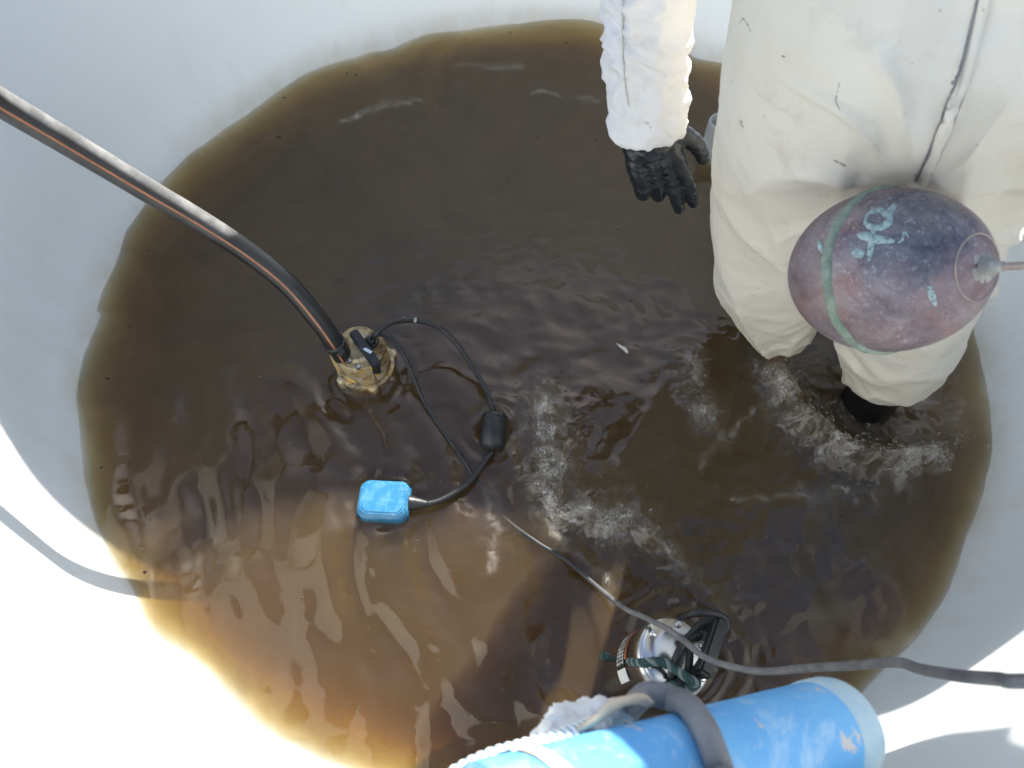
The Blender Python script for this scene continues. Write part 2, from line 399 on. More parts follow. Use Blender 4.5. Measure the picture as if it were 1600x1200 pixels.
tank = empty("water_tank", (0, 0, -.21), "large round white plastic water tank with open top holding brown water", "water tank")
FL, FIL = -.16, .30
prof = [(.0001, FL)]
for k in range(25):
    a = R_(-90 + 90 * k / 24); prof.append((WL - FIL + FIL * math.cos(a), FL + FIL + FIL * math.sin(a)))
for zz in (.2, .4, .6, .8, RIM - .012): prof.append((WL + .001 * zz, zz))
prof += [(WL + .006, RIM - .002), (WL + .014, RIM), (WL + .024, RIM - .003), (WL + .028, RIM - .015), (WL + .028, -.21), (.0001, -.21)]
lathe("shell", prof, (0, 0, 0), M_tank, tank, n=192, close=False)
# rolled lip round the outside of the opening
lathe("rim", [(WL + .0285, RIM - .055), (WL + .05, RIM - .05), (WL + .056, RIM - .03), (WL + .05, RIM - .010), (WL + .0285, RIM - .006)], (0, 0, 0), M_tank, tank, n=160, close=False)

# brown silt settled on the floor, its edge uneven
M_silt, nt, b = newmat("brown_silt"); co = texco(nt)
sx = sep_z(nt, co); rad_ = math_n(nt, 'SQRT', math_n(nt, 'ADD', math_n(nt, 'MULTIPLY', sx[0], sx[0]), math_n(nt, 'MULTIPLY', sx[1], sx[1])))
rad_ = math_n(nt, 'ADD', rad_, math_n(nt, 'MULTIPLY', math_n(nt, 'SUBTRACT', noise_n(nt, 6, 6, .62, co, .5), .5), .16))
c = mixc(nt, ramp(nt, noise_n(nt, 5, 5, .6, co), [(.35, 0), (.65, 1)]), (.085, .058, .036), (.042, .034, .024))
c = mixc(nt, ramp(nt, rad_, [(.67, 0), (.80, 1)]), c, (.74, .68, .54))
nt.links.new(c, b.inputs["Base Color"]); b.inputs["Roughness"].default_value = .95; bump(nt, b, noise_n(nt, 40, 4, .6, co), .3, .004)
V = []; F = []; NS = 180; rings = [0, .2, .4, .6, .75, .85, .92, .97, 1.0]
def wall_h(r): return FL if r <= WL - FIL else FL + FIL - math.sqrt(max(FIL ** 2 - (r - WL + FIL) ** 2, 0))
for k in range(NS):
    a = 2 * math.pi * k / NS; c_ = Vector((math.cos(a) * 2.2, math.sin(a) * 2.2, 3.))
    re = .815 + .012 * mnoise.noise(c_) + .012 * mnoise.noise(c_ * 4) 
    for q in rings:
        r = max(re * q, .001); V.append((r * math.cos(a), r * math.sin(a), wall_h(r) + (.012 + .006 * mnoise.noise(Vector((r * 9 * math.cos(a), r * 9 * math.sin(a), 1)))) * min(1, (1 - q) * 3) ** 2 + .0012 - .004 * (q == 1)))
m_ = len(rings)
for k in range(NS):
    for i in range(m_ - 1): F.append((k * m_ + i, k * m_ + i + 1, ((k + 1) % NS) * m_ + i + 1, ((k + 1) % NS) * m_ + i))
tag(mk("sediment", V, F, M_silt), kind="structure")
# ------------------------------------------------------------------ water
_perm = np.random.RandomState(3).permutation(256); _perm = np.concatenate([_perm, _perm]); _ang = np.random.RandomState(5).rand(256) * 2 * np.pi
def pn(x, y):
    xi = np.floor(x).astype(int); yi = np.floor(y).astype(int); xf = x - xi; yf = y - yi
    def g(ix, iy, dx, dy):
        a = _ang[_perm[(_perm[ix & 255] + iy) & 255]]; return np.cos(a) * dx + np.sin(a) * dy
    uu = xf ** 3 * (xf * (xf * 6 - 15) + 10); vv = yf ** 3 * (yf * (yf * 6 - 15) + 10)
    a = g(xi, yi, xf, yf); b_ = g(xi + 1, yi, xf - 1, yf); c_ = g(xi, yi + 1, xf, yf - 1); d_ = g(xi + 1, yi + 1, xf - 1, yf - 1)
    return (a * (1 - uu) + b_ * uu) * (1 - vv) + (c_ * (1 - uu) + d_ * uu) * vv
def fbm(x, y, o=4, g=.5):
    s = 0; a = 1
    for k in range(o): s = s + a * pn(x * 2 ** k + 13 * k, y * 2 ** k + 7 * k); a *= g
    return s
def dist_poly(x, y, P):
    best = np.full(x.shape, 9.); tt = np.zeros(x.shape); L = 0; side = np.zeros(x.shape)
    for (x0, y0), (x1, y1) in zip(P[:-1], P[1:]):
        dx, dy = x1 - x0, y1 - y0; l2 = dx * dx + dy * dy; l = math.sqrt(l2)
        t = np.clip(((x - x0) * dx + (y - y0) * dy) / l2, 0, 1)
        d = np.hypot(x - x0 - t * dx, y - y0 - t * dy); m = d < best
        best = np.where(m, d, best); tt = np.where(m, L + t * l, tt); side = np.where(m, np.sign((x - x0) * dy - (y - y0) * dx), side); L += l
    return best, tt / L, side
def pl(*pix): return [tuple(at(x, y, 0)[:2]) for x, y in pix]
CROWN = pl((1195, 545), (1215, 600), (1240, 655), (1300, 700), (1370, 728), (1440, 720), (1500, 690))
BAND = pl((850, 640), (862, 700), (850, 760), (880, 800), (940, 815), (1010, 832))
BOW = pl((1010, 832), (1060, 880), (1110, 930), (1150, 1010))
SIDE = pl((1080, 560), (1085, 610), (1110, 660))
FOOT = at(1370, 610, 0)
def ridge(x, y, o=3, g=.55): 
    r = 0; a = 1
    for k in range(o): r = r + a * (1 - 2.2 * np.abs(pn(x * 2 ** k + 5 * k, y * 2 ** k + 11 * k))); a *= g
    return r
def foam_at(x, y):
    wx = x + .022 * fbm(x * 18, y * 18, 3, .6); wy = y + .022 * fbm(x * 18 + 7, y * 18 + 3, 3, .6)
    d, t, s = dist_poly(wx, wy, CROWN); w = np.clip(np.minimum(t * 4 + .5, (1 - t) * 6), .1, 1); f = 1.0 * w * np.exp(-(d / .036) ** 2)
    q = np.hypot(wx - FOOT.x - .02, wy - FOOT.y); f = np.maximum(f, .62 * np.exp(-(q / .15) ** 2) * (y < FOOT.y + .12))
    d, t, s = dist_poly(wx, wy, BAND); f = np.maximum(f, .85 * np.exp(-(d / .034) ** 2))
    d, t, s = dist_poly(wx, wy, BOW); f = np.maximum(f, .5 * np.exp(-(d / .016) ** 2) * (1 - t))
    d, t, s = dist_poly(wx, wy, SIDE); f = np.maximum(f, .6 * np.exp(-(d / .024) ** 2))
    for L in LINES: d, t, s = dist_poly(wx, wy, L); f = np.maximum(f, .55 * np.exp(-(d / .010) ** 2))
    return np.clip(f * (.80 + 1.0 * fbm(x * 20, y * 20, 3, .6)), 0, 1)
LINES = [pl((715, 104), (760, 108), (815, 103)), pl((535, 190), (560, 180), (600, 165), (650, 157)), pl((795, 690), (830, 670), (850, 650)), pl((760, 760), (770, 830), (762, 880)), pl((870, 830), (920, 880), (960, 930)), pl((1180, 640), (1130, 690), (1100, 720)), pl((1150, 780), (1230, 770), (1330, 780)), pl((840, 145), (880, 152), (930, 160))]
def height(x, y):
    px_l = np.clip((.30 - x) * 1.8, 0, 1) * np.clip((-.10 - y) * 3.6, 0, 1)      # lively lower-left quarter
    h = .0036 * fbm(x * 4.5, y * 4.5, 3, .45)
    ca, sa = math.cos(.30), math.sin(.30); wx = x + .05 * pn(x * 5, y * 5); wy = y + .05 * pn(x * 5 + 9, y * 5 + 4)
    u = wx * ca + wy * sa; v = -wx * sa + wy * ca
    h = h + (.0012 + .0210 * px_l) * fbm(u * 11.0 + 3, v * 4.6 + 1, 2, .40) + px_l * .0070 * pn(u * 4 + 2, v * 3) + px_l * .0012 * pn(u * 30, v * 15)
    h = h + .0021 * fbm(wx * 14, wy * 20, 2, .5) + .00045 * pn(wx * 30, wy * 44) * (1 - .6 * px_l)
    rr = np.hypot(x, y); th = np.arctan2(y, x)
    edge = np.clip((rr - .72) / .1, 0, 1)
    h = h + edge * .019 * (pn(th * 3.3 + 40, rr * 0 + .5) + .6 * pn(th * 7.7 + 9, rr * 3))
    # crest thrown up round the boots, hollow behind it
    d, t, s = dist_poly(x, y, CROWN); w = np.clip(np.minimum(t * 5, (1 - t) * 5), .15, 1)
    jag = .6 + .5 * ridge(x * 20 + y * 9, y * 30, 3, .55) * .6 + .5 * fbm(x * 12, y * 12, 2)
    h = h + w * .040 * np.exp(-(d / .022) ** 2) * jag + w * .014 * np.exp(-(d / .05) ** 2)
    h = h + np.exp(-(d / .075) ** 2) * .0042 * ridge(x * 24, y * 30, 3, .5)
    f = np.hypot(x - FOOT.x, y - FOOT.y); h = h - .030 * np.exp(-(f / .10) ** 2) + np.exp(-(f / .15) ** 2) * .0038 * ridge(x * 24, y * 24, 3, .5)
    # breaking band and its smooth bow wave
    d, t, s = dist_poly(x, y, BAND)
    h = h + .012 * np.exp(-(d / .024) ** 2) * (.5 + .5 * ridge(x * 22, y * 26, 3, .55)) + np.exp(-(d / .06) ** 2) * .0036 * ridge(x * 28 + 3, y * 24, 3, .55)
    d, t, s = dist_poly(x, y, BOW); h = h + .009 * np.exp(-(d / .020) ** 2) * (1 - .5 * t) + np.exp(-(d / .07) ** 2) * .003 * fbm(x * 30, y * 30, 3)
    d, t, s = dist_poly(x, y, SIDE); h = h + np.exp(-(d / .03) ** 2) * .006 * ridge(x * 34, y * 34, 3, .6)
    for (px, py, rad, amp) in ((770, 672, .05, .003), (600, 782, .06, .0022), (570, 590, .07, .0022), (1065, 1030, .09, .003)):
        q = at(px, py, 0); e = np.hypot(x - q.x, y - q.y) + .012 * pn(x * 25, y * 25); h = h + amp * np.exp(-(e / rad) ** 2) * np.sin(e * 210)
    return h
STEP = .0032; RW = WL + .010
g = np.arange(-RW - STEP, RW + 2 * STEP, STEP); GX, GY = np.meshgrid(g, g); n = len(g)
inside = np.hypot(GX, GY) < RW
HZ = height(GX, GY)
idx = -np.ones(GX.shape, int)
quad = inside[:-1, :-1] & inside[1:, :-1] & inside[:-1, 1:] & inside[1:, 1:]
used = np.zeros(GX.shape, bool)
for a_, b_ in ((0, 0), (0, 1), (1, 0), (1, 1)): used[a_:n - 1 + a_, b_:n - 1 + b_] |= quad
idx[used] = np.arange(used.sum()); nv = int(used.sum())
top = np.stack([GX[used], GY[used], HZ[used]], 1); bot = top.copy(); bot[:, 2] = FL - .01
ii, jj = np.nonzero(quad)
Q = np.stack([idx[ii, jj], idx[ii, jj + 1], idx[ii + 1, jj + 1], idx[ii + 1, jj]], 1)
sides = []
def edge_quads(mask, a, b):
    I, J = np.nonzero(mask)
    A = idx[I + a[0], J + a[1]]; B = idx[I + b[0], J + b[1]]; return np.stack([A, A + nv, B + nv, B], 1)
pad = np.pad(quad, 1)
sides.append(edge_quads(quad & ~pad[:-2, 1:-1], (0, 0), (0, 1)))
sides.append(edge_quads(quad & ~pad[2:, 1:-1], (1, 1), (1, 0)))
sides.append(edge_quads(quad & ~pad[1:-1, :-2], (1, 0), (0, 0)))
sides.append(edge_quads(quad & ~pad[1:-1, 2:], (0, 1), (1, 1)))
ALLV = np.concatenate([top, bot]); ALLF = np.concatenate([Q, Q[:, ::-1] + nv] + sides)
wme = bpy.data.meshes.new("water"); wme.vertices.add(len(ALLV)); wme.vertices.foreach_set("co", ALLV.ravel())
wme.loops.add(ALLF.size); wme.loops.foreach_set("vertex_index", ALLF.ravel().astype(np.int32))
wme.polygons.add(len(ALLF)); wme.polygons.foreach_set("loop_start", np.arange(0, ALLF.size, 4, dtype=np.int32))
_fa = wme.attributes.new('foam', 'FLOAT', 'POINT'); _fm = foam_at(top[:, 0], top[:, 1]); _fa.data.foreach_set('value', np.concatenate([_fm, _fm * 0]).astype(np.float32))
wme.update(calc_edges=True); wme.validate()
water = tag(link("water", wme, M_water), kind="structure")
def wz(x, y): return float(height(np.array([x]), np.array([y]))[0])

# =================================================================== person
AX = at(1300, 560, -.15)
person = empty("person", (AX.x, AX.y, -.15), "person in loose white coverall and black gloves wading in the brown water", "person")
ankA, calfA, kneeA, hipA = at(1222, 508, .055), at(1216, 425, .20), at(1213, 320, .38), at(1308, 60, .74)
ankB, calfB, kneeB, hipB = at(1392, 588, .06), at(1405, 535, .16), at(1450, 420, .38), at(1535, 80, .74)
pelv = Vector((.345, -.17, .80)); belly = Vector((.335, -.15, .93)); chest = Vector((.27, -.13, 1.08))
shR, shL = Vector((.09, -.10, 1.13)), Vector((.43, -.15, 1.15))
elR, wrR = dep(1008, -250, .86), dep(1014, 214, 1.075)
elL, wrL = Vector((.56, .02, .95)), Vector((.47, -.02, .80))
midR = dep(1012, 0, .96)
neck, head = Vector((.255, -.15, 1.24)), Vector((.25, -.175, 1.38))
# --- body: one continuous figure, mostly inside the clothing
footA, footB = Vector((ankA.x, ankA.y - .02, -.12)), Vector((ankB.x, ankB.y - .02, -.12))
shells = [chain_vf([footA, ankA, kneeA, hipA, pelv], [.035, .036, .05, .07, .09]), chain_vf([footB, ankB, kneeB, hipB, pelv], [.035, .036, .05, .07, .09]),
          chain_vf([footA, footA + Vector((-.03, -.12, -.01))], [.035, .03]), chain_vf([footB, footB + Vector((-.02, -.12, -.01))], [.035, .03]),
          chain_vf([pelv, belly, chest, neck], [.11, .105, .115, .05]), chain_vf([shR, chest, shL], [.05, .10, .05]),
          chain_vf([shR, elR, wrR], [.05, .036, .024]), chain_vf([shL, elL, wrL], [.05, .036, .024]),
          chain_vf([neck - Vector((0, 0, .06)), head], [.052, .05]), ball_vf(head, .1, (.78, .95, 1.12)),
          ball_vf(head + Vector((0, -.098, -.01)), .016, (.8, 1, 1.3)), ball_vf(head + Vector((0, -.06, -.075)), .04, (1, .9, .7)),
          ball_vf(head + Vector((.08, .0, -.01)), .022, (.5, 1, 1.4)), ball_vf(head + Vector((-.08, .0, -.01)), .022, (.5, 1, 1.4)),
          ball_vf(head + Vector((0, -.088, -.05)), .02, (1.3, .5, .45))]
body = link("body", union("body", shells, .008, 3), M_skin, person)
for s in (-1, 1):
    V, F = ball_vf(head + Vector((.032 * s, -.085, .015)), .011, n=12); mk("eye", V, F, M_white, body)
V, F = ball_vf(head + Vector((0, .012, .025)), .103, (.84, .98, 1.08)); mk("hair", [v + Vector((0, .03 if v.z < head.z else 0, 0)) for v in V], F, M_hair, body)
# --- coverall
def spot(x, y, t): return tuple(dep(x, y, t))
bl_, br_ = belly + Vector((-.055, 0, 0)), belly + Vector((.05, 0, 0))
shells = [chain_vf([at(1222, 505, .045), at(1222, 498, .065), at(1218, 466, .125), calfA, at(1226, 375, .30), at(1238, 320, .40), at(1274, 205, .59), at(1322, 60, .75), bl_, chest], [.058, .064, .084, .100, .104, .103, .107, .108, .122, .13], 32),
          chain_vf([at(1392, 580, .045), at(1393, 572, .065), at(1394, 560, .095), at(1405, 528, .17), at(1422, 480, .27), kneeB, at(1470, 250, .60), at(1530, 80, .755), br_, chest], [.040, .064, .080, .096, .094, .092, .094, .100, .122, .13], 32),
          chain_vf([kneeA.lerp(kneeB, .5) + Vector((0, .02, .06)), at(1365, 240, .585), at(1420, 70, .745), pelv + Vector((0, .01, .03)), belly, chest], [.05, .092, .112, .13, .14, .150], 32),
          chain_vf([shR, chest, neck], [.09, .14, .075], 28), chain_vf([shL, chest, neck], [.09, .14, .075], 28),
          chain_vf([shR, elR, midR, dep(1009, 110, 1.02), wrR], [.085, .066, .056, .055, .051], 28),
          chain_vf([shL, elL, wrL], [.085, .066, .05], 28)]
cme = union("coverall", shells, .0048, 14)
def fold(c, nrm):
    d = 0.
    arm = c.z < 1.02 and min(((c - wrR.lerp(midR, k_)).length for k_ in (-.15, .1, .35, .6, .85, 1.1, 1.35, 1.6))) < .082
    if arm:
        w = mnoise.noise_vector(c * 10) * .022; v = mnoise.voronoi((c + w) * 15)[0]; v2 = mnoise.voronoi((c + w * .6) * 33)[0]
        d += .005 - .017 * (min(v[1] - v[0], .6)) + .002 - .012 * min(v2[1] - v2[0], .5)
        ph = (c.z * 1.0 + c.x * .35) * 95 + mnoise.noise(c * 14) * 3.2; d += .0045 * (1 - 2 * abs(math.sin(ph))) * (.5 + mnoise.noise(c * 11 + Vector((5, 0, 0)))) + .005 * mnoise.noise(Vector((c.x * 7, c.y * 7, c.z * 30)))
        return d
    w = mnoise.noise_vector(c * 4) * .05
    d += .010 * mnoise.noise(Vector(((c.x + w.x) * 9, (c.y + w.y) * 9, (c.z + w.z) * 2.6)))
    low = max(0, min(1, (.26 - c.z) / .18))
    if low > 0:
        w = mnoise.noise_vector(c * 10) * .04
        t = abs(mnoise.noise(Vector(((c.x + w.x) * 6, (c.y + w.y) * 6, (c.z + w.z) * 21)))); d += low * .024 * (.30 - t)
        v = mnoise.voronoi((c + w) * 13)[0]; d -= low * .022 * (min(v[1] - v[0], .5) - .25)
    # long drags at the crotch and along the far thigh
    k = math.exp(-((c - at(1520, 190, .60)).length / .13) ** 2)
    e = (c.x * .86 + c.z * .5) * 40 + mnoise.noise(c * 7) * 2.0; d += k * .024 * (abs(math.sin(e)) - .6)
    w_ = c - CAM; zc = w_.dot(_d); ix = 800 + FPX * w_.dot(_r) / zc; iy = 600 - FPX * w_.dot(_u) / zc
    ddx, ddy = ix - 1440, iy - 300; ds = math.hypot(ddx, ddy); an_ = math.atan2(ddy, ddx)
    if nrm.y < .35:
        k = math.exp(-((ds - 130) / 130) ** 2) * max(0, min(1, (ds - 45) / 90)); e = an_ * 5.5 + 1.3 * mnoise.noise(c * 9) + ds * .004
        d += k * .011 * (max(0, 1 - 1.6 * abs(math.sin(e))) ** 1.5 - .25)
        k = max(0, min(1, (c.z - .22) / .15)) * max(0, min(1, (.80 - c.z) / .2)); e = ix * .030 + iy * .004 + 2.2 * mnoise.noise(Vector((c.x * 5, c.y * 5, c.z * 2.4)))
        d += k * .0075 * (max(0, 1 - 1.5 * abs(math.sin(e))) ** 1.4 - .25) * (.6 + mnoise.noise(c * 4 + Vector((9, 2, 1))))
    q = c + mnoise.noise_vector(c * 5) * .06
    r1 = 1 - abs(mnoise.noise(Vector((q.x * 7 + q.z * 2, q.y * 7, q.z * 1.8 + 7)))) * 3.4; d += .010 * max(r1, 0) ** 2
    r2 = 1 - abs(mnoise.noise(Vector((q.x * 15 + 3, q.y * 15, q.z * 11 - q.x * 6)))) * 3.5; d += .0006 * max(r2, 0) ** 2
    v = mnoise.voronoi(Vector((q.x * 7, q.y * 7, q.z * 4)))[0]; d -= .004 * (min(v[1] - v[0], .6) - .25)
    return d
displace(cme, fold)
SP = []
M_cover = cloth_mat("white_coverall_fabric", (.76, .715, .62), (.68, .62, .49), SP)
coverall = link("coverall", cme, M_cover, person)
M_sleeve = cloth_mat("clean_white_sleeve_fabric", (.80, .79, .775), (.76, .745, .71)); cme.materials.append(M_sleeve)
_ac = [wrR.lerp(midR, k_) for k_ in (-.15, .1, .35, .6, .85, 1.1, 1.35, 1.6)]
for p_ in cme.polygons:
    c_ = p_.center
    if c_.z < 1.02 and min((c_ - a_).length for a_ in _ac) < .085: p_.material_index = 1
bv = bvh_of(coverall)
M_seamc = simple("grey_zip_tape", (.60, .57, .52), .8, 0, .2, 60, .2)
strip_on("zip_flap", bv, [(1548, -40), (1528, 40), (1510, 110), (1487, 175), (1460, 240), (1442, 285)], .011, M_cover, coverall, .001, thick=.0022)
strip_on("seam", bv, [(1557, -40), (1537, 40), (1519, 110), (1496, 175), (1469, 240), (1450, 287)], .0014, M_seamc, coverall, .0008)
strip_on("seam", bv, [(1536, -40), (1516, 40), (1498, 110), (1475, 175), (1450, 238), (1430, 283)], .0014, M_grey_cable, coverall, .0008)
strip_on("seam", bv, [(975, -20), (973, 60), (976, 120), (982, 165)], .002, M_seamc, coverall, .0008)
M_stain = simple("dark_smear", (.40, .37, .34), .9, 0, .4, 90, .1)
broken(M_stain, 300, .36, .60)
for pts, w in (([(1156, 36), (1162, 29), (1168, 37), (1173, 50)], .0016), ([(1221, 87), (1227, 89)], .0026), ([(1312, 128), (1309, 142), (1306, 157), (1312, 172)], .0014), ([(1303, 250), (1312, 254), (1322, 260)], .0034)):
    strip_on("stain", bv, pts, w, M_stain, coverall, .0001, True, 5, .0003, .35)
# --- gloves
def hand(wrist, fwd, side, back, size=1.0, curl=(.25, .35, .6, .8), name="glove", thumb_out=.5):
    """wrist -> fwd is the finger direction, side points to the thumb, back out of the back of the hand"""
    f, s, b_ = fwd.normalized(), side.normalized(), back.normalized(); k = size
    def P(a, c, e): return wrist + f * (a * k) + s * (c * k) + b_ * (e * k)
    sh = [chain_vf([P(-.05, 0, 0), P(0, 0, 0), P(.03, .004, 0)], [.030 * k, .029 * k, .031 * k], 16)]
    for c in (-.030, -.010, .010, .030): sh.append(chain_vf([P(-.005, c * .6, 0), P(.045, c * .9, .002), P(.085, c, 0)], [.017 * k, .0165 * k, .0125 * k], 14))
    L = (.078, .086, .080, .062)
    for i, c in enumerate((.030, .010, -.010, -.030)):
        a0 = 0; p = P(.082, c, 0); pts = [p]; dirn = f
        for j, fr in enumerate((.45, .30, .25)):
            a0 += curl[i] * (1.0, 1.15, .8)[j]
            dv = f * math.cos(a0) - b_ * math.sin(a0) + s * (.10 * (1.2 - i * .8)) * (j == 0)
            p = p + dv.normalized() * (L[i] * fr * k); pts.append(p)
        sh.append(chain_vf(pts, [.0115 * k, .0105 * k, .0098 * k, .0078 * k], 14))
    th = [P(.008, .022, .0), P(.034, .053, -.006), P(.066, .068, -.012), P(.096, .070, -.020)]
    sh.append(chain_vf(th, [.017 * k, .0145 * k, .012 * k, .009 * k], 14))
    me = union(name, sh, .0026, 3)
    def cr(c, n_):
        l = (c - wrist).dot(f); return .0012 * (1 - 2.5 * abs(mnoise.noise(Vector((c.x * 45 + c.z * 30, c.y * 45, c.z * 120))))) + .0008 * abs(mnoise.noise(c * 190))
    displace(me, cr)
    return link(name, me, M_glove, person)
w0 = dep(1008, 210, 1.085); w1 = dep(1048, 318, 1.165)
fwd = (w1 - w0).normalized(); view = (w0 - CAM).normalized()
sd = (Vector((1, .12, 0)) - fwd * fwd.dot(Vector((1, .12, 0)))).normalized(); bk = sd.cross(fwd)
if bk.dot(view) > 0: bk = -bk
hand(w0, fwd, sd, bk, .97, (.10, .16, .48, .72))
fl = (Vector((-.6, -.1, -.6))).normalized(); sl_ = Vector((0, 1, 0)); hand(wrL, fl, sl_ - fl * fl.dot(sl_), fl.cross(sl_) * -1, .95, (.4, .45, .5, .6))
# --- boots
for an, ft, dx, bo in ((ankA, footA, -.03, Vector((.004, .014, 0))), (ankB, footB, -.02, Vector((-.010, -.004, 0)))):
    V = []
    sh = [chain_vf([an + Vector((0, 0, .05)), an + bo + Vector((0, 0, -.03)), ft + bo], [.044, .048, .046], 20), chain_vf([ft + Vector((0, .05, -.002)), ft, ft + Vector((dx, -.10, -.004)), ft + Vector((dx * 1.5, -.17, -.01))], [.032, .04, .042, .03], 18)]
    link("boot", union("boot", sh, .006, 3), M_boot, person)

# =================================================================== float ball on its rod
DB = .74
bc = dep(1383, 424, DB); BR = 126 / FPX * DB; BK = 1.26
vh = (CAM - bc).normalized()
ax = (_r * .72 + vh * .84 + _u * .03).normalized()
bf = empty("ball_float", bc, "purple brown copper ball float with green seam hanging on rod before coverall legs", "ball float")
M_ball, nt, b = newmat("patinated_copper"); co = texco(nt)
def gl_(v): return tuple(v)
c = mixc(nt, ramp(nt, noise_n(nt, 9, 5, .6, co, .8), [(.42, 0), (.60, 1)]), (.125, .075, .085), (.30, .155, .125))
c = mixc(nt, ramp(nt, noise_n(nt, 15, 6, .65, co, .5), [(.48, 0), (.7, .7)]), c, (.16, .10, .145))
# dark blue tarnish near the top
bp0 = bc + (_u * .50 + _r * .12 + vh * .78).normalized() * BR
dd = N(nt, "ShaderNodeVectorMath"); dd.operation = 'DISTANCE'; nt.links.new(co, dd.inputs[0]); dd.inputs[1].default_value = bc + (_u * .42 + _r * .22 + vh * .85).normalized() * BR
bl = math_n(nt, 'SUBTRACT', 1.0, math_n(nt, 'DIVIDE', dd.outputs["Value"], .075), clamp=True)
bl = math_n(nt, 'ADD', bl, math_n(nt, 'MULTIPLY', math_n(nt, 'SUBTRACT', noise_n(nt, 38, 6, .7, co), .5), 1.3))
c = mixc(nt, ramp(nt, bl, [(.22, 0), (.55, .95)]), c, (.030, .042, .075))
haze_ = ramp(nt, noise_n(nt, 22, 8, .75, co, .6), [(.40, .10), (.68, .82)])
c = mixc(nt, haze_, c, (.31, .285, .295))
sp = ramp(nt, noise_n(nt, 210, 6, .75, co), [(.54, 0), (.70, .9)])
sp = math_n(nt, 'MULTIPLY', sp, ramp(nt, noise_n(nt, 16, 5, .65, co, .7), [(.40, 0), (.62, 1)]))
c = mixc(nt, sp, c, (.58, .58, .60))
nt.links.new(c, b.inputs["Base Color"]); b.inputs["Metallic"].default_value = .15
nt.links.new(ramp(nt, noise_n(nt, 20, 4, .6, co), [(.3, .32), (.7, .6)]), b.inputs["Roughness"])
bump(nt, b, math_n(nt, 'ADD', sp, noise_n(nt, 60, 4, .6, co)), .12, .002)
prof = [(BR * math.sin(a), -BR * BK * math.cos(a)) for a in np.linspace(0.0005, math.pi - .02, 60)]
ball = lathe("ball", prof, bc, M_ball, bf, ax, 96)
# raised soldered seam: a lapped band
V, F = lathe_vf([(BR * .999 - .001, -.0060), (BR + .0016, -.0048), (BR + .0030, -.001), (BR + .0022, .0005), (BR + .0030, .002), (BR + .0014, .0050), (BR * .999 - .001, .0062)], bc, ax, 160)
x_, y_, z_ = basis(ax)
V = [v + (v - bc).normalized() * (.0010 * mnoise.noise(v * 120)) + z_ * (.0018 * mnoise.noise(v * 45)) for v in V]
mk("seam_band", V, F, M_seam, bf)
tip = bc + ax * (BR * BK)
lathe("boss_ring", [(.0285, -.0085), (.0298, -.0068), (.0294, -.0054), (.028, -.0062)], tip, M_copper_rod, bf, ax, 64, close=False)
cr_v, cr_f = lathe_vf([(.0150, -.0035), (.0130, -.0010), (.0100, -.0002), (.007, .0005)], tip, ax, 40)
cr_v = [v + (v - tip) * (.22 * mnoise.noise(v * 110)) + ax * (.002 * mnoise.noise(v * 160)) for v in cr_v]
mk("crust", cr_v, cr_f, M_crust, bf)
prof = []
for k in range(5): prof += [(.0090 - .0007 * k, .0020 * k), (.0102 - .0008 * k, .0020 * k + .0007), (.0090 - .0007 * k, .0020 * k + .0015)]
prof += [(.0052, .0105), (.0040, .016), (.0001, .0162)]
lathe("threaded_collar", prof, tip, M_crust, bf, ax, 32)
rod_end = tip + ax * .02
k = 0
k = .14; _p = tip + ax * k; _a = math.atan2(_p.y, _p.x) + .12
rod_end = Vector((math.cos(_a) * (WL - .07), math.sin(_a) * (WL - .07), RIM - .07))
tube("rod", [tip + ax * .010, tip + ax * .07, tip + ax * .13, rod_end], .0033, M_copper_rod, bf, 12)
out_n = Vector((rod_end.x, rod_end.y, 0)).normalized()
wall_p = Vector((out_n.x * WL, out_n.y * WL, rod_end.z))
lathe("valve_body", [(.012, -.005), (.016, -.004), (.016, .012), (.011, .014), (.011, .05), (.02, .052), (.02, .062), (.012, .063)], rod_end - out_n * .01, M_brass, bf, out_n, 32)
bvb = bvh_of(ball)
for pts, w in (([(1352, 345), (1358, 334), (1372, 328), (1386, 334), (1389, 345), (1380, 354), (1366, 356), (1354, 350), (1352, 343)], .0062),
               ([(1386, 335), (1394, 326), (1399, 318)], .0055), ([(1340, 366), (1352, 369), (1372, 374), (1398, 377)], .0075), ([(1365, 356), (1362, 378), (1358, 408)], .0050),
               ([(1331, 394), (1342, 396), (1350, 399)], .0075), ([(1279, 374), (1282, 386), (1292, 396), (1300, 399)], .0050), ([(1452, 446), (1455, 458), (1462, 478)], .005), ([(1420, 372), (1413, 362), (1411, 374), (1403, 380)], .002)):
    strip_on("paint_mark", bvb, pts, w * 1.3, M_mark, bf, .0001, True, 8, .0006, .18)

# =================================================================== yellowed pump with its hose
pb = at(572, 572, 0); PR = .047
p1 = empty("submersible_pump", (pb.x, pb.y, -.15), "small yellowed metal pump with black handle half out of the water", "pump")
PT = .065
lathe("body", [(PR * .96, -.15), (PR, -.14), (PR, -.01), (PR * 1.04, -.006), (PR * 1.04, .004), (PR, .008), (PR, PT - .012), (PR * .97, PT - .005), (PR * .90, PT), (.0001, PT)], pb, M_pumpbody, p1, n=56)
lathe("top_cap", [(PR * .80, PT + .0005), (PR * .80, PT + .008), (PR * .72, PT + .012), (.0001, PT + .013)], pb + Vector((-.003, .004, 0)), M_pumpbody, p1, n=48)
lathe("flange", [(PR * 1.02, .0), (PR * 1.14, .001), (PR * 1.14, .008), (PR * 1.02, .010)], pb, M_pumpbody, p1, n=48, close=False)
for a in (-70, 25, 150, 220):
    q = pb + Vector((math.cos(R_(a)), math.sin(R_(a)), 0)) * PR * 1.12
    lathe("lug", [(.008, -.012), (.009, .0), (.009, .010), (.005, .014), (.0001, .0145)], q, M_pumpbody, p1, n=14)
